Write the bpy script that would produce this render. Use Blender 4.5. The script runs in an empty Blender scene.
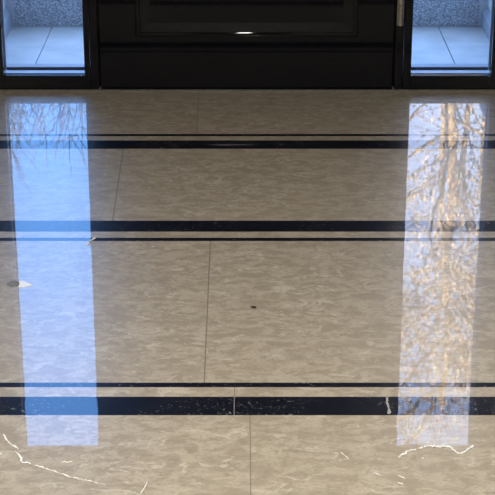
import bpy, bmesh, math, random
from mathutils import Vector, Matrix, noise as mnoise

R = random.Random(7)
SC = bpy.context.scene
COL = SC.collection
D = 5.21            # inner face of the entrance screen (door and sidelights)

# ------------------------------------------------------------------ helpers
def link(name, me, parent=None, mats=()):
    o = bpy.data.objects.new(name, me)
    COL.objects.link(o)
    for m in mats:
        me.materials.append(m)
    if parent is not None:
        o.parent = parent
        o.matrix_parent_inverse = parent.matrix_world.inverted()
        o.matrix_parent_inverse = Matrix.Translation(-Vector(parent.location))
    return o

def obj(name, bm, mat, parent=None, smooth=False):
    me = bpy.data.meshes.new(name)
    bmesh.ops.recalc_face_normals(bm, faces=bm.faces)
    bm.to_mesh(me)
    bm.free()
    if smooth:
        for p in me.polygons:
            p.use_smooth = True
    return link(name, me, parent, mat if isinstance(mat, (list, tuple)) else (mat,))

def empty(name, loc):
    o = bpy.data.objects.new(name, None)
    o.location = loc
    o.empty_display_size = 0.1
    COL.objects.link(o)
    return o

def thing(o, label, cat, group=None):
    o['label'] = label
    o['category'] = cat
    if group:
        o['group'] = group
    return o

def struct(o):
    o['kind'] = 'structure'
    return o

def add_box(bm, x0, x1, y0, y1, z0, z1, bevel=0.0):
    r = bmesh.ops.create_cube(bm, size=1.0)
    vs = r['verts']
    for v in vs:
        v.co = Vector((x0 + (v.co.x + .5) * (x1 - x0), y0 + (v.co.y + .5) * (y1 - y0), z0 + (v.co.z + .5) * (z1 - z0)))
    if bevel > 0:
        es = list({e for v in vs for e in v.link_edges})
        bmesh.ops.bevel(bm, geom=es, offset=bevel, segments=2, affect='EDGES', profile=0.5)

def box(name, x0, x1, y0, y1, z0, z1, mat, parent=None, bevel=0.0):
    bm = bmesh.new()
    add_box(bm, min(x0, x1), max(x0, x1), y0, y1, z0, z1, bevel)
    return obj(name, bm, mat, parent)

def add_tube(bm, pts, radii, n=8, flat=1.0):
    rings = []
    for i, p in enumerate(pts):
        p = Vector(p)
        a = Vector(pts[max(i - 1, 0)]); b = Vector(pts[min(i + 1, len(pts) - 1)])
        t = (b - a).normalized()
        up = Vector((0, 0, 1)) if abs(t.z) < .9 else Vector((1, 0, 0))
        s = t.cross(up).normalized(); u = s.cross(t).normalized()
        r = radii[i] if hasattr(radii, '__len__') else radii
        rings.append([bm.verts.new(p + s * r * math.cos(k * 2 * math.pi / n) + u * r * flat * math.sin(k * 2 * math.pi / n)) for k in range(n)])
    for a, b in zip(rings, rings[1:]):
        for k in range(n):
            bm.faces.new((a[k], a[(k + 1) % n], b[(k + 1) % n], b[k]))
    bm.faces.new(rings[0]); bm.faces.new(rings[-1])

# ------------------------------------------------------------------ materials
def new_mat(name):
    m = bpy.data.materials.new(name)
    m.use_nodes = True
    nt = m.node_tree
    return m, nt, nt.nodes['Principled BSDF']

def N(nt, kind, **kw):
    n = nt.nodes.new(kind)
    for k, v in kw.items():
        setattr(n, k, v)
    return n

def simple(name, col, rough=.5, metal=0.0, var=.12, scale=30.0, bump=0.0, bscale=None, spec=.5, coat=0.0, stretch=(1, 1, 1)):
    m, nt, b = new_mat(name)
    tc = N(nt, 'ShaderNodeTexCoord')
    mp = N(nt, 'ShaderNodeMapping'); mp.inputs['Scale'].default_value = stretch
    nt.links.new(tc.outputs['Object'], mp.inputs['Vector'])
    no = N(nt, 'ShaderNodeTexNoise'); no.inputs['Scale'].default_value = scale; no.inputs['Detail'].default_value = 5
    nt.links.new(mp.outputs['Vector'], no.inputs['Vector'])
    cr = N(nt, 'ShaderNodeValToRGB')
    c = Vector(col)
    cr.color_ramp.elements[0].position = .3; cr.color_ramp.elements[1].position = .7
    cr.color_ramp.elements[0].color = (*(c * (1 - var)), 1)
    cr.color_ramp.elements[1].color = (*(c * (1 + var)), 1)
    nt.links.new(no.outputs['Fac'], cr.inputs['Fac'])
    nt.links.new(cr.outputs['Color'], b.inputs['Base Color'])
    b.inputs['Roughness'].default_value = rough
    b.inputs['Metallic'].default_value = metal
    b.inputs['Specular IOR Level'].default_value = spec
    b.inputs['Coat Weight'].default_value = coat
    if bump:
        n2 = N(nt, 'ShaderNodeTexNoise'); n2.inputs['Scale'].default_value = bscale or scale * 3
        nt.links.new(mp.outputs['Vector'], n2.inputs['Vector'])
        bp = N(nt, 'ShaderNodeBump'); bp.inputs['Strength'].default_value = bump; bp.inputs['Distance'].default_value = .004
        nt.links.new(n2.outputs['Fac'], bp.inputs['Height'])
        nt.links.new(bp.outputs['Normal'], b.inputs['Normal'])
    return m

def math_node(nt, op, a, bv=None, c=None, clamp=False):
    n = N(nt, 'ShaderNodeMath', operation=op, use_clamp=clamp)
    for i, v in enumerate((a, bv, c)):
        if v is None:
            continue
        if isinstance(v, (int, float)):
            n.inputs[i].default_value = v
        else:
            nt.links.new(v, n.inputs[i])
    return n.outputs[0]

def mix(nt, fac, a, b):
    n = N(nt, 'ShaderNodeMix', data_type='RGBA')
    if isinstance(fac, (int, float)):
        n.inputs['Factor'].default_value = fac
    else:
        nt.links.new(fac, n.inputs['Factor'])
    for k, v in ((6, a), (7, b)):
        if isinstance(v, tuple):
            n.inputs[k].default_value = (*v, 1)
        else:
            nt.links.new(v, n.inputs[k])
    return n.outputs[2]

def noise_out(nt, vec, scale, detail=4.0, rough=.55, dist=0.0):
    n = N(nt, 'ShaderNodeTexNoise')
    n.inputs['Scale'].default_value = scale; n.inputs['Detail'].default_value = detail
    n.inputs['Roughness'].default_value = rough; n.inputs['Distortion'].default_value = dist
    nt.links.new(vec, n.inputs['Vector'])
    return n.outputs['Fac']

def smooth(nt, v, lo, hi):
    n = N(nt, 'ShaderNodeMapRange', interpolation_type='SMOOTHSTEP')
    n.inputs['From Min'].default_value = lo; n.inputs['From Max'].default_value = hi
    nt.links.new(v, n.inputs['Value'])
    return n.outputs['Result']

COAT_IOR = 1.55
def floor_polish(nt, b, vec, micro=1.0):
    """The wax polish over the linoleum: clear sharp coat over a hazier base, with slight waviness and pits."""
    b.inputs['Coat Weight'].default_value = 1.0
    b.inputs['Coat Roughness'].default_value = .018
    b.inputs['Coat IOR'].default_value = COAT_IOR
    mp = N(nt, 'ShaderNodeMapping'); mp.inputs['Scale'].default_value = (1.0, .55, 1.0)
    nt.links.new(vec, mp.inputs['Vector'])
    wav = noise_out(nt, mp.outputs['Vector'], 9.0, 2.0, .5)
    fine = noise_out(nt, mp.outputs['Vector'], 46.0, 2.0, .5)
    pit = smooth(nt, noise_out(nt, mp.outputs['Vector'], 95.0, 3.0, .6, .6), .66, .76)
    h = math_node(nt, 'ADD', math_node(nt, 'MULTIPLY', wav, .0005), math_node(nt, 'MULTIPLY', fine, .00003 * micro))
    h = math_node(nt, 'ADD', h, math_node(nt, 'MULTIPLY', pit, -.00012))
    bp = N(nt, 'ShaderNodeBump'); bp.inputs['Strength'].default_value = .35; bp.inputs['Distance'].default_value = 1.0
    nt.links.new(h, bp.inputs['Height'])
    nt.links.new(bp.outputs['Normal'], b.inputs['Coat Normal'])

def lino(name):
    m, nt, b = new_mat(name)
    tc = N(nt, 'ShaderNodeTexCoord'); P = tc.outputs['Object']
    mp = N(nt, 'ShaderNodeMapping'); mp.inputs['Scale'].default_value = (.62, 1.0, 1.0)
    nt.links.new(P, mp.inputs['Vector'])
    V = mp.outputs['Vector']
    a = noise_out(nt, V, 30.0, 8.0, .68, .8)
    c = noise_out(nt, V, 62.0, 7.0, .68, .5)
    g = noise_out(nt, P, 3.0, 3.0, .5)
    fleck = noise_out(nt, V, 26.0, 7.0, .68, 1.3)
    grain = noise_out(nt, V, 210.0, 4.0, .7)
    base = mix(nt, smooth(nt, a, .41, .59), (.325, .275, .205), (.450, .395, .308))
    base = mix(nt, math_node(nt, 'MULTIPLY', smooth(nt, c, .54, .63), .7), base, (.275, .233, .175))
    base = mix(nt, math_node(nt, 'MULTIPLY', smooth(nt, fleck, .56, .63), .7), base, (.58, .53, .44))
    base = mix(nt, math_node(nt, 'MULTIPLY', g, .25), base, (.36, .32, .255))
    base = mix(nt, math_node(nt, 'MULTIPLY', smooth(nt, grain, .48, .68), .5), base, (.21, .18, .135))
    nt.links.new(base, b.inputs['Base Color'])
    b.inputs['Roughness'].default_value = .36
    b.inputs['Specular IOR Level'].default_value = .8
    floor_polish(nt, b, P)
    return m

def black_marble(name):
    m, nt, b = new_mat(name)
    tc = N(nt, 'ShaderNodeTexCoord'); P = tc.outputs['Object']
    a = noise_out(nt, P, 40.0, 4.0, .6)
    sp = noise_out(nt, P, 120.0, 4.0, .7, 1.2)
    reg = noise_out(nt, P, 7.0, 2.0, .5)
    base = mix(nt, a, (.003, .0035, .007), (.009, .010, .017))
    k = math_node(nt, 'MULTIPLY', smooth(nt, sp, .60, .68), smooth(nt, reg, .40, .60))
    base = mix(nt, math_node(nt, 'MULTIPLY', k, .6), base, (.5, .5, .5))
    nt.links.new(base, b.inputs['Base Color'])
    b.inputs['Roughness'].default_value = .33
    b.inputs['Specular IOR Level'].default_value = .10
    floor_polish(nt, b, P)
    return m

def glass_mat(name):
    m, nt, b = new_mat(name)
    nt.nodes.remove(b)
    out = nt.nodes['Material Output']
    tr = N(nt, 'ShaderNodeBsdfTransparent'); tr.inputs['Color'].default_value = (.93, .96, .97, 1)
    gl = N(nt, 'ShaderNodeBsdfGlossy'); gl.inputs['Roughness'].default_value = .0
    fr = N(nt, 'ShaderNodeFresnel'); fr.inputs['IOR'].default_value = 1.5
    mx = N(nt, 'ShaderNodeMixShader')
    nt.links.new(fr.outputs[0], mx.inputs[0]); nt.links.new(tr.outputs[0], mx.inputs[1]); nt.links.new(gl.outputs[0], mx.inputs[2])
    nt.links.new(mx.outputs[0], out.inputs['Surface'])
    return m

def pebble(name):
    m, nt, b = new_mat(name)
    tc = N(nt, 'ShaderNodeTexCoord'); P = tc.outputs['Object']
    v = N(nt, 'ShaderNodeTexVoronoi'); v.inputs['Scale'].default_value = 210.0
    nt.links.new(P, v.inputs['Vector'])
    cr = N(nt, 'ShaderNodeValToRGB'); e = cr.color_ramp.elements
    sep = N(nt, 'ShaderNodeSeparateColor'); nt.links.new(v.outputs['Color'], sep.inputs[0])
    e[0].position = 0.0; e[0].color = (.24, .26, .29, 1)
    e[1].position = 1.0; e[1].color = (.95, .95, .94, 1)
    x = e.new(.4); x.color = (.68, .69, .71, 1)
    x = e.new(.75); x.color = (.86, .87, .88, 1)
    nt.links.new(sep.outputs[0], cr.inputs['Fac'])
    gap = smooth(nt, v.outputs['Distance'], .35, .75)
    c = mix(nt, gap, cr.outputs['Color'], (.36, .37, .40))
    nt.links.new(c, b.inputs['Base Color'])
    b.inputs['Roughness'].default_value = .8
    return m

M = dict(
    lino=lino('beige_marbled_linoleum'), black=black_marble('black_marbled_linoleum'),
    seam=simple('linoleum_seam', (.19, .16, .125), .5, scale=200),
    paleseam=simple('pale_seam', (.30, .29, .27), .4, scale=200),
    door=simple('black_gloss_paint', (.003, .0040, .0085), .05, var=.1, scale=8, spec=.5),
    frame=simple('black_satin_paint', (.0032, .0042, .0085), .12, var=.15, scale=12, spec=.5),
    gasket=simple('dark_blue_black_rubber', (.01, .014, .03), .5),
    spacer=simple('pale_aluminium', (.62, .64, .68), .35, var=.05),
    metal=simple('satin_steel', (.55, .54, .51), .3, metal=.85, var=.2, scale=40),
    brass=simple('aged_brass', (.5, .36, .14), .25, metal=1.0, var=.1),
    glass=glass_mat('window_glass'),
    concrete=simple('pale_concrete_paving', (.53, .52, .50), .85, var=.12, scale=9, bump=.25, bscale=160),
    joint=simple('dark_paving_joint', (.03, .032, .035), .9),
    render=simple('smooth_pale_render', (.66, .67, .68), .8, var=.06, scale=12, bump=.15, bscale=90),
    plinth=simple('grey_painted_plinth', (.34, .36, .40), .7, var=.08, scale=25, bump=.2, bscale=90),
    pebble=pebble('pebbledash'),
    paint=simple('cream_wall_paint', (.42, .38, .32), .7, var=.03, scale=4),
    ceil=simple('white_ceiling_paint', (.62, .60, .56), .8, var=.02, scale=4),
    brick=simple('brown_exterior_wall', (.30, .20, .15), .85, var=.2, scale=14),
    grass=simple('lawn', (.07, .11, .035), .9, var=.4, scale=12, bump=.6, bscale=60),
    bark=simple('pale_golden_bark', (.52, .36, .17), .8, var=.25, scale=14, bump=.4, bscale=50, stretch=(1, 1, .3)),
    greybark=simple('grey_bark', (.11, .13, .18), .85, var=.25, scale=18, bump=.4, bscale=50, stretch=(1, 1, .3)),
    leaf=simple('copper_leaf', (.70, .57, .45), .6, var=.25, scale=6),
    twig=simple('grey_twig', (.20, .20, .22), .85, var=.2, scale=8),
    wax=simple('white_wax', (.82, .82, .80), .25, var=.06, scale=120),
    dark=simple('dark_crumb', (.03, .022, .016), .6),
    greypatch=simple('grey_scuff', (.17, .165, .15), .5, var=.25, scale=60),
)

# ------------------------------------------------------------------ floor: one sheet floor with inlaid border lines
W = 1.45
HH = 4.3
Y0 = -3.6
mats = [M['lino'], M['black'], M['seam'], M['paleseam']]
rows = [(D + .06, 4.7326, 0, [(-.1585, -.1502, .0011, 2)]),
        (4.7326, 4.7110, 1, []), (4.7110, 4.6696, 0, [(-.640, -.648, .0012, 2)]), (4.6696, 4.5890, 1, []),
        (4.5890, 3.9895, 0, [(-.3622, -.3472, .0017, 2)]),
        (3.9895, 3.9095, 1, []), (3.9095, 3.8665, 0, []), (3.8665, 3.8435, 1, []),
        (3.8435, 3.0410, 0, [(-.0906, -.0861, .0015, 2)]),
        (3.0410, 3.0200, 1, []), (3.0200, 2.9768, 0, [(-.0236, -.0237, .0010, 2)]),
        (2.9768, 2.8957, 1, [(-.0237, -.0237, .0005, 3)]),
        (2.8957, 1.2, 0, [(.0079, .0130, .0010, 2)]), (1.2, Y0, 0, [])]
bm = bmesh.new()
def quad(xa0, xb0, ya, xa1, xb1, yb, mi):
    vs = [bm.verts.new(c) for c in ((xa1, yb, 0), (xb1, yb, 0), (xb0, ya, 0), (xa0, ya, 0))]
    f = bm.faces.new(vs); f.material_index = mi
for ya, yb, mi, seams in rows:
    la, lb = -W, -W
    for sa, sb, hw, smi in seams:
        quad(la, sa - hw, ya, lb, sb - hw, yb, mi)
        quad(sa - hw, sa + hw, ya, sb - hw, sb + hw, yb, smi)
        la, lb = sa + hw, sb + hw
    quad(la, W, ya, lb, W, yb, mi)
bmesh.ops.remove_doubles(bm, verts=bm.verts, dist=1e-6)
floor = struct(obj('floor', bm, mats))

# ------------------------------------------------------------------ hall shell
struct(box('ceiling', -W - .2, W + .2, Y0 - .2, D + .1, HH, HH + .25, M['ceil']))
struct(box('wall_left', -W - .15, -W, Y0, D + .1, 0, HH, M['paint']))
struct(box('wall_right', W, W + .15, Y0, D + .1, 0, HH, M['paint']))
struct(box('wall_back', -W - .15, W + .15, Y0 - .15, Y0, 0, HH, M['paint']))
FX = .872
bm = bmesh.new()
add_box(bm, -W, -FX, D, D + .16, 0, HH)
add_box(bm, FX, W, D, D + .16, 0, HH)
add_box(bm, -FX, FX, D, D + .16, 2.16, HH)
struct(obj('wall_front', bm, M['paint']))
bm = bmesh.new()
add_box(bm, -4.2, -FX, D + .161, D + .27, -.02, HH + .2)
add_box(bm, FX, 4.2, D + .161, D + .27, -.02, HH + .2)
add_box(bm, -FX, FX, D + .161, D + .27, 2.16, HH + .2)
struct(obj('wall_exterior', bm, M['render']))
struct(box('baseboard_left', -W, -W + .018, Y0, D, 0, .14, M['frame'], bevel=.004))
struct(box('baseboard_right', W - .018, W, Y0, D, 0, .14, M['frame'], bevel=.004))

# ------------------------------------------------------------------ entrance screen
for i, s in enumerate((-1, 1)):
    t = struct(box('trim_%d' % (i + 1), s * .4845, s * .5105, D - .004, D + .075, 0, 2.072, M['frame'], bevel=.003))
for s in (-1, 1):
    box('door_stop', s * .462, s * .512, D + .0485, D + .0755, 0, 2.072, M['frame'], bpy.data.objects['trim_1' if s < 0 else 'trim_2'])
struct(box('trim_3', -FX, FX, D - .004, D + .075, 2.0725, 2.158, M['frame'], bevel=.003))

def sidelight(idx, s):
    root = struct(empty('window_%d' % idx, (s * .67, D, 0)))
    xi, xo = (.531, .797) if s < 0 else (.539, .802)
    box('stile', s * .5125, s * xi, D, D + .05, .0005, 2.072, M['frame'], root, .003)
    box('stile', s * xo, s * .871, D, D + .05, .0005, 2.072, M['frame'], root, .003)
    # bottom rail with sloping top bead towards the glass
    bm = bmesh.new()
    prof = [(D, .0005), (D, .046), (D + .004, .0475), (D + .03, .0475), (D + .034, .0475), (D + .034, .0005)]
    a = [bm.verts.new((s * xi, y, z)) for y, z in prof]; b = [bm.verts.new((s * xo, y, z)) for y, z in prof]
    n = len(prof)
    for k in range(n):
        bm.faces.new((a[k], a[(k + 1) % n], b[(k + 1) % n], b[k]))
    bm.faces.new(a); bm.faces.new(b)
    obj('bottom_rail', bm, M['frame'], root)
    box('middle_rail', s * xi, s * xo, D, D + .05, 1.347, 1.42, M['frame'], root, .003)
    box('top_panel', s * xi, s * xo, D + .02, D + .05, 1.42, 2.072, M['frame'], root)
    box('pane', s * (xi - .004), s * (xo + .004), D + .036, D + .041, .044, 1.350, M['glass'], root)
    box('rail_core', s * xi, s * xo, D + .0345, D + .0500, .0005, .0438, M['frame'], root)
    box('inner_sill', s * (xi - .018), s * (xo + .06), D + .0505, D + .084, .030, .0447, M['spacer'], root)['label'] = 'pale metal ledge along the foot of the pane'
    box('sill_strip', s * (xi - .018), s * (xo + .06), D + .0842, D + .088, .030, .0535, M['gasket'], root)['label'] = 'dark blue strip behind the pale ledge'
    box('outer_sill', s * (xi - .018), s * (xo + .06), D + .0882, D + .128, .030, .0548, M['plinth'], root)
    box('edge_spacer', s * (xo - .0045), s * xo, D + .044, D + .050, .056, 1.346, M['spacer'], root)
    box('sill_base', s * .5125, s * .871, D + .0505, D + .128, -.01, .0298, M['frame'], root)
    # corner screw heads on the rail
    bm = bmesh.new()
    r = bmesh.ops.create_uvsphere(bm, u_segments=10, v_segments=6, radius=.0022)
    for v in bm.verts:
        v.co = Vector((s * .5425 + v.co.x, D - .0002 + v.co.y * .4, .050 + v.co.z))
    obj('screw', bm, M['metal'], root)
    return root
sidelight(1, -1); sidelight(2, 1)

door = struct(empty('door_1', (0, D, 0)))
DX = .4785
# leaf
box('door_leaf', -DX, DX, D + .004, D + .048, .006, 2.072, M['door'], door, .0015)
def panel(x0, x1, z0, z1):
    """raised and fielded panel: bead, bevel, field"""
    yl = D + .004
    def ring(off, y):
        return [(x0 + off, y, z0 + off), (x1 - off, y, z0 + off), (x1 - off, y, z1 - off), (x0 + off, y, z1 - off)]
    def loft(steps, name, cap):
        bm = bmesh.new()
        rs = [[bm.verts.new(c) for c in ring(o, y)] for o, y in steps]
        for a, b in zip(rs, rs[1:]):
            for k in range(4):
                bm.faces.new((a[k], a[(k + 1) % 4], b[(k + 1) % 4], b[k]))
        if cap:
            bm.faces.new(rs[-1])
        o = obj(name, bm, M['door'], door)
        return o
    n = 14
    bead = [(-.008 + .016 * k / n, yl + .001 - .0075 * math.sin(math.pi * k / n)) for k in range(n + 1)]
    b = loft(bead, 'panel_moulding', False)
    for p in b.data.polygons:
        p.use_smooth = True
    loft([(.008, yl + .001), (.0085, yl - .0008), (.041, yl - .0085)], 'raised_panel', True)
panel(-.354, .354, .186, 1.92)
for z in (.219, 1.0, 1.75):
    bm = bmesh.new()
    for q in range(3):
        za = z + q * .0345
        bmesh.ops.create_cone(bm, cap_ends=True, segments=20, radius1=.0088, radius2=.0088, depth=.0325,
                              matrix=Matrix.Translation((.4975, D - .009, za + .0165)))
    add_box(bm, .4865, .5075, D - .0075, D - .0045, z, z + .1015)
    h = obj('hinge', bm, M['metal'], door)
    h['label'] = 'satin steel hinge on the right post'
bm = bmesh.new()
bmesh.ops.create_uvsphere(bm, u_segments=24, v_segments=14, radius=.028, matrix=Matrix.Translation((-.425, D - .055, 1.0)))
bmesh.ops.create_cone(bm, cap_ends=True, segments=20, radius1=.011, radius2=.011, depth=.05,
                      matrix=Matrix.Translation((-.425, D - .02, 1.0)) @ Matrix.Rotation(math.pi / 2, 4, 'X'))
obj('door_knob', bm, M['brass'], door, True)
# thin threshold strip under the screen
struct(box('trim_5', -DX, DX, D - .002, D + .0755, 0, .0055, M['frame']))
struct(box('trim_4', -.871, .871, D - .012, D - .0045, 0, .0035, M['greypatch']))

# ------------------------------------------------------------------ porch
PW = 6.075            # face of the pebbledash dwarf walls
bm = bmesh.new()
add_box(bm, -1.2, -.7358, D + .10, PW + .4, -.06, 0, .002)
add_box(bm, -.7335, .7235, D + .10, PW + .4, -.06, 0, .002)
add_box(bm, .7265, 1.2, D + .10, PW + .4, -.06, 0, .002)
porch = obj('porch_floor', bm, M['concrete'])
struct(porch)
box('paving_joint', -1.19, 1.19, D + .11, PW + .39, -.055, -.004, M['joint'], porch)
def dwarf(s, nm):
    root = struct(empty(nm, (s * .7, PW, 0)))
    # pebbledash face: a fine grid whose vertices stand out like embedded stones
    xa, xb, H = .50, .876, .272
    nx, nz = 110, 92
    bm = bmesh.new()
    g = []
    for j in range(nz + 1):
        row = []
        for i in range(nx + 1):
            x = xa + (xb - xa) * i / nx; z = .004 + (H - .004) * j / nz
            row.append(bm.verts.new((s * x, PW - abs(R.gauss(0, .0014)), z)))
        g.append(row)
    for j in range(nz):
        for i in range(nx):
            bm.faces.new((g[j][i], g[j][i + 1], g[j + 1][i + 1], g[j + 1][i]))
    obj('pebbledash_face', bm, M['pebble'], root)
    box('core', s * .50, s * 1.1, PW + .0005, PW + .2, 0, H, M['render'], root)
    # side return of smooth render with a chamfered plinth at its foot
    box('return', s * .905, s * 1.1, D + .29, PW, 0, H, M['render'], root)
    bm = bmesh.new()
    prof = [(.905, 0), (.886, 0), (.886, .056), (.905, .082)]
    a = [bm.verts.new((s * x, D + .29, z)) for x, z in prof]; b = [bm.verts.new((s * x, PW - .003, z)) for x, z in prof]
    for k in range(4):
        bm.faces.new((a[k], a[(k + 1) % 4], b[(k + 1) % 4], b[k]))
    bm.faces.new(a); bm.faces.new(b)
    obj('plinth', bm, M['plinth'], root)
    box('corner_band', s * .876, s * .905, PW - .004, PW + .001, 0, H, M['render'], root)
    bm = bmesh.new()
    add_box(bm, min(s * .48, s * 1.13), max(s * .48, s * 1.13), PW - .025, PW + .225, H, H + .024, .006)
    add_box(bm, min(s * .885, s * 1.13), max(s * .885, s * 1.13), D + .28, PW - .0255, H, H + .024, .006)
    obj('coping', bm, M['render'], root)
dwarf(-1, 'wall_porch_left'); dwarf(1, 'wall_porch_right')
struct(box('ground', -30, 30, D + .271, 60, -.3, -.062, M['grass']))

# ------------------------------------------------------------------ planting beyond the porch (seen mirrored in the floor)
def branch_path(p, d, L, n, wob, lift=.0):
    pts = [Vector(p)]; d = Vector(d).normalized()
    for k in range(n):
        d = (d + Vector((R.uniform(-wob, wob), R.uniform(-wob, wob), R.uniform(-wob, wob) + lift))).normalized()
        pts.append(pts[-1] + d * L / n)
    return pts, d

def tapered(bm, pts, r0, r1, n=7):
    m = len(pts) - 1
    add_tube(bm, pts, [r0 + (r1 - r0) * k / m for k in range(m + 1)], n)

def leaf(bm, c, size):
    a = Vector((R.gauss(0, 1), R.gauss(0, 1), R.gauss(0, 1))).normalized()
    b = a.orthogonal().normalized(); cc = a.cross(b)
    th = R.uniform(0, 6.28); b, cc = b * math.cos(th) + cc * math.sin(th), cc * math.cos(th) - b * math.sin(th)
    w = size * .3
    v = [bm.verts.new(c + q) for q in (b * -size * .5, cc * w - b * size * .1 + a * w * .3, b * size * .5, cc * -w - b * size * .1 + a * w * .3, b * 0.0)]
    bm.faces.new((v[0], v[1], v[4])); bm.faces.new((v[1], v[2], v[4])); bm.faces.new((v[2], v[3], v[4])); bm.faces.new((v[3], v[0], v[4]))

def copper_tree(x, y, label, leaves):
    root = thing(empty('copper_tree', (x, y, -.062)), label, 'tree')
    bm = bmesh.new()
    trunk = [(x - .12, y, -.08), (x - .10, y, .7), (x - .04, y, 1.4), (x + .02, y + .02, 2.1), (x - .02, y, 2.6), (x + .03, y, 3.1), (x, y, 3.6)]
    tapered(bm, [Vector(p) for p in trunk], .050, .014, 10)
    obj('trunk', bm, M['bark'], root, True)
    tips = []
    for k in range(46):
        h = R.uniform(1.0, 3.55)
        for a, b in zip(trunk, trunk[1:]):
            if a[2] <= h < b[2]:
                t = (h - a[2]) / (b[2] - a[2]); p = Vector(a).lerp(Vector(b), t)
        az = R.uniform(0, 6.28)
        pts, d = branch_path(p, (math.cos(az), math.sin(az) * .7, R.uniform(.3, 1.1)), R.uniform(.5, 1.1), 6, .25)
        bm = bmesh.new()
        tapered(bm, pts, .011, .003, 6)
        for q in range(4):
            i = R.randrange(1, 6)
            p2, d2 = branch_path(pts[i], (R.gauss(0, 1), R.gauss(0, 1), R.uniform(0, 1.2)), R.uniform(.15, .45), 4, .35)
            tapered(bm, p2, .0045, .0018, 5)
            tips += p2[1:]
        tips += pts[2:]
        obj('branch', bm, M['bark'], root, True)
    for dx, top, r0 in ((-.26, 2.15, .020), (-.15, 2.5, .014), (.13, 2.3, .024), (.22, 2.6, .016), (-.06, 2.9, .018)):
        pts, d = branch_path((x + dx * .5, y + R.uniform(-.1, .1), -.08), (dx * .12, R.uniform(-.03, .03), 1), top, 9, .05)
        bm = bmesh.new()
        tapered(bm, pts, r0 * 1.2, r0 * .6, 8)
        tips += pts[-2:]
        obj('stem', bm, M['bark'], root, True)
    dens = ((0, .05), (1.4, .10), (1.9, .35), (2.38, .8), (2.6, .22), (2.88, .75), (3.35, .3), (9, 0))
    bm = bmesh.new()
    made = 0
    while made < leaves:
        t = R.choice(tips) + Vector((R.gauss(0, .09), R.gauss(0, .09), R.gauss(0, .07)))
        pr = 0
        for (za, pa), (zb, pb) in zip(dens, dens[1:]):
            if za <= t.z < zb:
                pr = pa
        if R.random() > pr:
            continue
        leaf(bm, t, R.uniform(.022, .042)); made += 1
    fo = obj('foliage', bm, M['leaf'], root)
    return root
copper_tree(1.32, 10.0, 'sunlit golden-stemmed tree with copper leaves outside the right sidelight, mirrored in the floor', 11000)

def bare_shrub(x, y, label, h):
    root = thing(empty('bare_shrub', (x, y, -.062)), label, 'shrub')
    for k in range(30):
        az = R.uniform(0, 6.28)
        pts, d = branch_path((x + R.gauss(0, .12), y + R.gauss(0, .1), -.08), (math.cos(az) * .16, math.sin(az) * .16, 1), h * R.uniform(.75, 1.05), 9, .09)
        bm = bmesh.new()
        tapered(bm, pts, R.uniform(.010, .026), .003, 6)
        for q in range(11):
            i = R.randrange(4, 10)
            p2, d2 = branch_path(pts[i], (R.gauss(0, 1), R.gauss(0, 1), R.uniform(.6, 2)), R.uniform(.12, .4), 4, .3)
            tapered(bm, p2, .004, .0015, 5)
        obj('stem', bm, M['greybark'], root, True)
    return root
bare_shrub(-1.28, 9.6, 'taller grey bare-stemmed shrub outside the left sidelight, mirrored in the floor', 1.75)
bare_shrub(-1.02, 10.6, 'shorter grey bare-stemmed shrub nearer the middle outside the left sidelight', 1.72)

# ------------------------------------------------------------------ marks and bits lying on the floor
def strand(name, pts, r, mat, label, cat, jag=.35, group=None, sub=5, flat=.55):
    P = [Vector((a, b, 0)) for a, b in pts]
    out = []
    for a, b in zip(P, P[1:]):
        for k in range(sub):
            t = k / sub
            out.append(a.lerp(b, t) + Vector((R.gauss(0, r * .5), R.gauss(0, r * 1.0), 0)))
    out.append(P[-1])
    rad = [max(r * .3, r * (1 + R.uniform(-jag, jag) * 1.6)) for _ in out]
    rad[0] = rad[-1] = r * .3
    bm = bmesh.new()
    pts3 = [p + Vector((0, 0, rr * flat * .8)) for p, rr in zip(out, rad)]
    add_tube(bm, pts3, rad, 6, flat)
    o = obj(name, bm, mat, None, True)
    c = Vector((P[0].x, P[0].y, 0))
    for v in o.data.vertices:
        v.co -= c
    o.location = c
    return thing(o, label, cat, group)

def flat_patch(name, rings, z, mat, parent=None):
    bm = bmesh.new()
    n = len(rings)
    lo = [bm.verts.new((a, b, .0001)) for a, b in rings]
    cx = sum(a for a, b in rings) / n; cy = sum(b for a, b in rings) / n
    hi = [bm.verts.new((cx + (a - cx) * .93, cy + (b - cy) * .93, z)) for a, b in rings]
    for k in range(n):
        bm.faces.new((lo[k], lo[(k + 1) % n], hi[(k + 1) % n], hi[k]))
    bm.faces.new(hi)
    return obj(name, bm, mat, parent)

WX = M['wax']
strand('wax_strand', [(.2851, 2.7257), (.2931, 2.7315), (.3034, 2.7413), (.3159, 2.753), (.3258, 2.757), (.3378, 2.7629), (.3479, 2.7688), (.3608, 2.7649), (.376, 2.7649), (.391, 2.7629), (.3951, 2.7491), (.4015, 2.7393), (.4088, 2.7374), (.42, 2.7511), (.4293, 2.7649), (.4356, 2.7688)],
       .0021, WX, 'wavy white strand curling across the foot of the right-hand light reflection', 'strand', .25)
strand('wax_strand', [(-.4689, 2.8172), (-.4598, 2.7929), (-.4451, 2.7688), (-.4321, 2.757)], .0017, WX, 'short white strand slanting down at the left, topmost piece of the broken white line', 'strand', .5)
strand('wax_strand', [(-.4373, 2.753), (-.4267, 2.7296), (-.4158, 2.7026), (-.4006, 2.7007)], .0019, WX, 'thick hooked white strand at the left bend of the broken white line', 'strand', .5)
strand('wax_strand', [(-.3943, 2.695), (-.3742, 2.6818), (-.3484, 2.6668), (-.3189, 2.6482), (-.2978, 2.639), (-.277, 2.6317), (-.256, 2.6207)], .0014, WX, 'long thin white strand running right below the left reflection, thinning to dots', 'strand', .6)
strand('wax_strand', [(-.4758, 2.757), (-.4685, 2.7452), (-.4614, 2.7354)], .0015, WX, 'small white strand at the very left edge of the floor', 'strand', .4)
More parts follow.
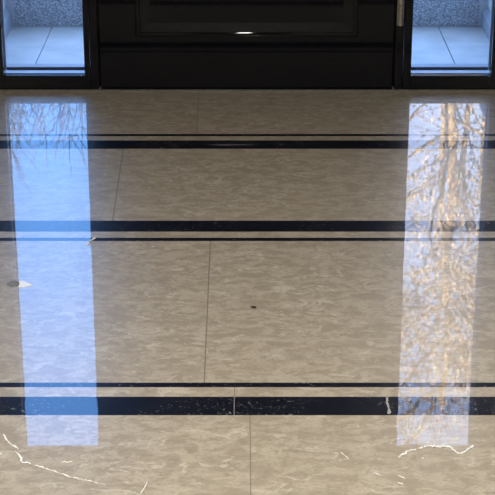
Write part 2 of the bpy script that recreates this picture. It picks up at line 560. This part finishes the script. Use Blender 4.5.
strand('wax_strand', [(-.3468, 2.7045), (-.3245, 2.7053)], .0013, WX, 'straight white dash lying alone just below the left reflection', 'strand', .2)
strand('wax_strand', [(-.1903, 2.5884), (-.1843, 2.6099), (-.1795, 2.6372)], .0009, WX, 'faint white strand slanting up at the bottom edge, left of the floor seam', 'strand', .5)
strand('wax_strand', [(.1789, 2.7452), (.1943, 2.718)], .0010, WX, 'faint short white strand left of the wavy strand, leftmost on the right side', 'strand', .6)
strand('wax_strand', [(.2321, 2.6686), (.2513, 2.6537)], .0009, WX, 'faint pale strand slanting down below the left end of the wavy strand', 'strand', .6)
strand('wax_strand', [(.2792, 2.6574), (.2926, 2.6427)], .0012, WX, 'bright little white strand below the wavy strand, upper of two', 'strand', .4)
strand('wax_strand', [(.277, 2.6317), (.2872, 2.6225)], .0012, WX, 'bright little white strand below the wavy strand, lower of two', 'strand', .4)
strand('wax_strand', [(-.3979, 3.806), (-.3931, 3.8368), (-.3871, 3.8542), (-.3782, 3.8681)], .0022, WX, 'white crooked strand over the thin black line beside the left reflection', 'strand', .5)

def crumb(x, y, r, mat, label):
    bm = bmesh.new()
    bmesh.ops.create_icosphere(bm, subdivisions=2, radius=r)
    for v in bm.verts:
        k = 1 + .35 * mnoise.noise(v.co * (1.1 / r))
        v.co = Vector((v.co.x * 1.5 * k, v.co.y * k, v.co.z * .55 * k))
    zmin = min(v.co.z for v in bm.verts)
    o = obj('crumb', bm, mat, None, True)
    o.location = (x, y, -zmin)
    thing(o, label, 'crumb')
crumb(.0171, 3.424, .0046, M['dark'], 'small dark crumb alone in the middle of the beige floor')
crumb(.332, 2.720, .0017, WX, 'tiny white crumb under the wavy white strand')
crumb(-.4635, 2.702, .0016, WX, 'tiny white crumb beside the bend of the broken white line')
crumb(.4035, 2.7225, .0010, WX, 'tiniest white crumb near the right end of the wavy strand')

fl = thing(empty('floor_flake', (-.537, 3.565, 0)), 'small oval flake, half grey and half white, at the left edge of the left reflection', 'flake')
flat_patch('grey_half', [(-.5660, 3.5649), (-.5596, 3.5801), (-.5485, 3.5857), (-.5395, 3.5801), (-.5350, 3.566), (-.5364, 3.5467), (-.5481, 3.5450), (-.5583, 3.5528)], .0012, M['greypatch'], fl)['label'] = 'dull grey half'
flat_patch('white_half', [(-.5395, 3.582), (-.5294, 3.5844), (-.5159, 3.571), (-.5020, 3.5588), (-.5112, 3.5516), (-.5221, 3.5455), (-.5355, 3.5455), (-.5345, 3.566)], .0013, WX, fl)['label'] = 'glossy white half with a pointed tip'
flat_patch('chipped_edge', [(.2829, 2.9740), (.2880, 2.9740), (.2850, 2.955), (.2868, 2.94), (.2862, 2.925), (.2885, 2.908), (.2840, 2.900), (.2800, 2.903), (.2838, 2.925), (.2812, 2.945)], .0004, M['paleseam'], floor)['label'] = 'white chipped joint in the broad black line'


# ------------------------------------------------------------------ light
w = bpy.data.worlds.new('sky'); SC.world = w; w.use_nodes = True
nt = w.node_tree
bg = nt.nodes['Background']
tc = N(nt, 'ShaderNodeTexCoord'); sx = N(nt, 'ShaderNodeSeparateXYZ')
nt.links.new(tc.outputs['Generated'], sx.inputs[0])
cr = N(nt, 'ShaderNodeValToRGB'); e = cr.color_ramp.elements
e[0].position = 0.0; e[0].color = (.36, .56, .90, 1)
e[1].position = 1.0; e[1].color = (.50, .68, 1.10, 1)
x = e.new(.30); x.color = (.18, .45, 1.05, 1)
x = e.new(.55); x.color = (.20, .52, 1.30, 1)
nt.links.new(sx.outputs['Z'], cr.inputs['Fac'])
# a bank of bright haze to the right of the blue
az = math_node(nt, 'DIVIDE', sx.outputs['X'], math_node(nt, 'MAXIMUM', sx.outputs['Y'], .05))
cl = noise_out(nt, tc.outputs['Generated'], 7.0, 4.0, .55)
hz = smooth(nt, math_node(nt, 'ADD', az, math_node(nt, 'MULTIPLY', math_node(nt, 'SUBTRACT', cl, .5), .25)), -.02, .15)
skyc = mix(nt, math_node(nt, 'MULTIPLY', math_node(nt, 'MULTIPLY', hz, math_node(nt, 'SUBTRACT', 1.0, smooth(nt, sx.outputs['Z'], .48, .62))), math_node(nt, 'MULTIPLY', smooth(nt, sx.outputs['Y'], .5, .8), .72)), cr.outputs['Color'], (.72, .72, .86))
nt.links.new(skyc, bg.inputs['Color'])
bg.inputs['Strength'].default_value = 4.2

def sun(energy, col, direction):
    l = bpy.data.lights.new('sun', 'SUN'); l.energy = energy; l.color = col; l.angle = math.radians(.6)
    o = bpy.data.objects.new('sun', l); COL.objects.link(o)
    o.rotation_euler = Vector(direction).to_track_quat('-Z', 'Y').to_euler()
sun(26, (1.0, .80, .56), (.45, 1.0, -.85))

def lamp(loc, energy, sx, sy, col, shape='RECTANGLE'):
    l = bpy.data.lights.new('ceiling_lamp', 'AREA'); l.shape = shape; l.size = sx; l.size_y = sy; l.energy = energy; l.color = col
    o = bpy.data.objects.new('ceiling_lamp', l); o.location = loc; COL.objects.link(o)
    return l
lamp((.01, 1.5, HH - .03), 104, .56, 2.0, (1.0, .96, .89)).spread = 1.75

# ------------------------------------------------------------------ camera
cam = bpy.data.cameras.new('camera'); cam.sensor_width = 36; cam.lens = 1640 / 495 * 36
cam.clip_start = .05; cam.clip_end = 200
co = bpy.data.objects.new('camera', cam); COL.objects.link(co)
co.location = (0.003, 0, 1.5)
co.rotation_euler = (math.radians(90 - 21.545), 0, 0)
SC.camera = co
SC.view_settings.view_transform = 'Standard'
SC.view_settings.look = 'None'
SC.view_settings.exposure = 0.0
SC.view_settings.gamma = 1.0
SC.view_settings.use_curve_mapping = False
SC.cycles.use_denoising = True
SC.cycles.max_bounces = 10
SC.cycles.transparent_max_bounces = 12
SC.cycles.caustics_reflective = True
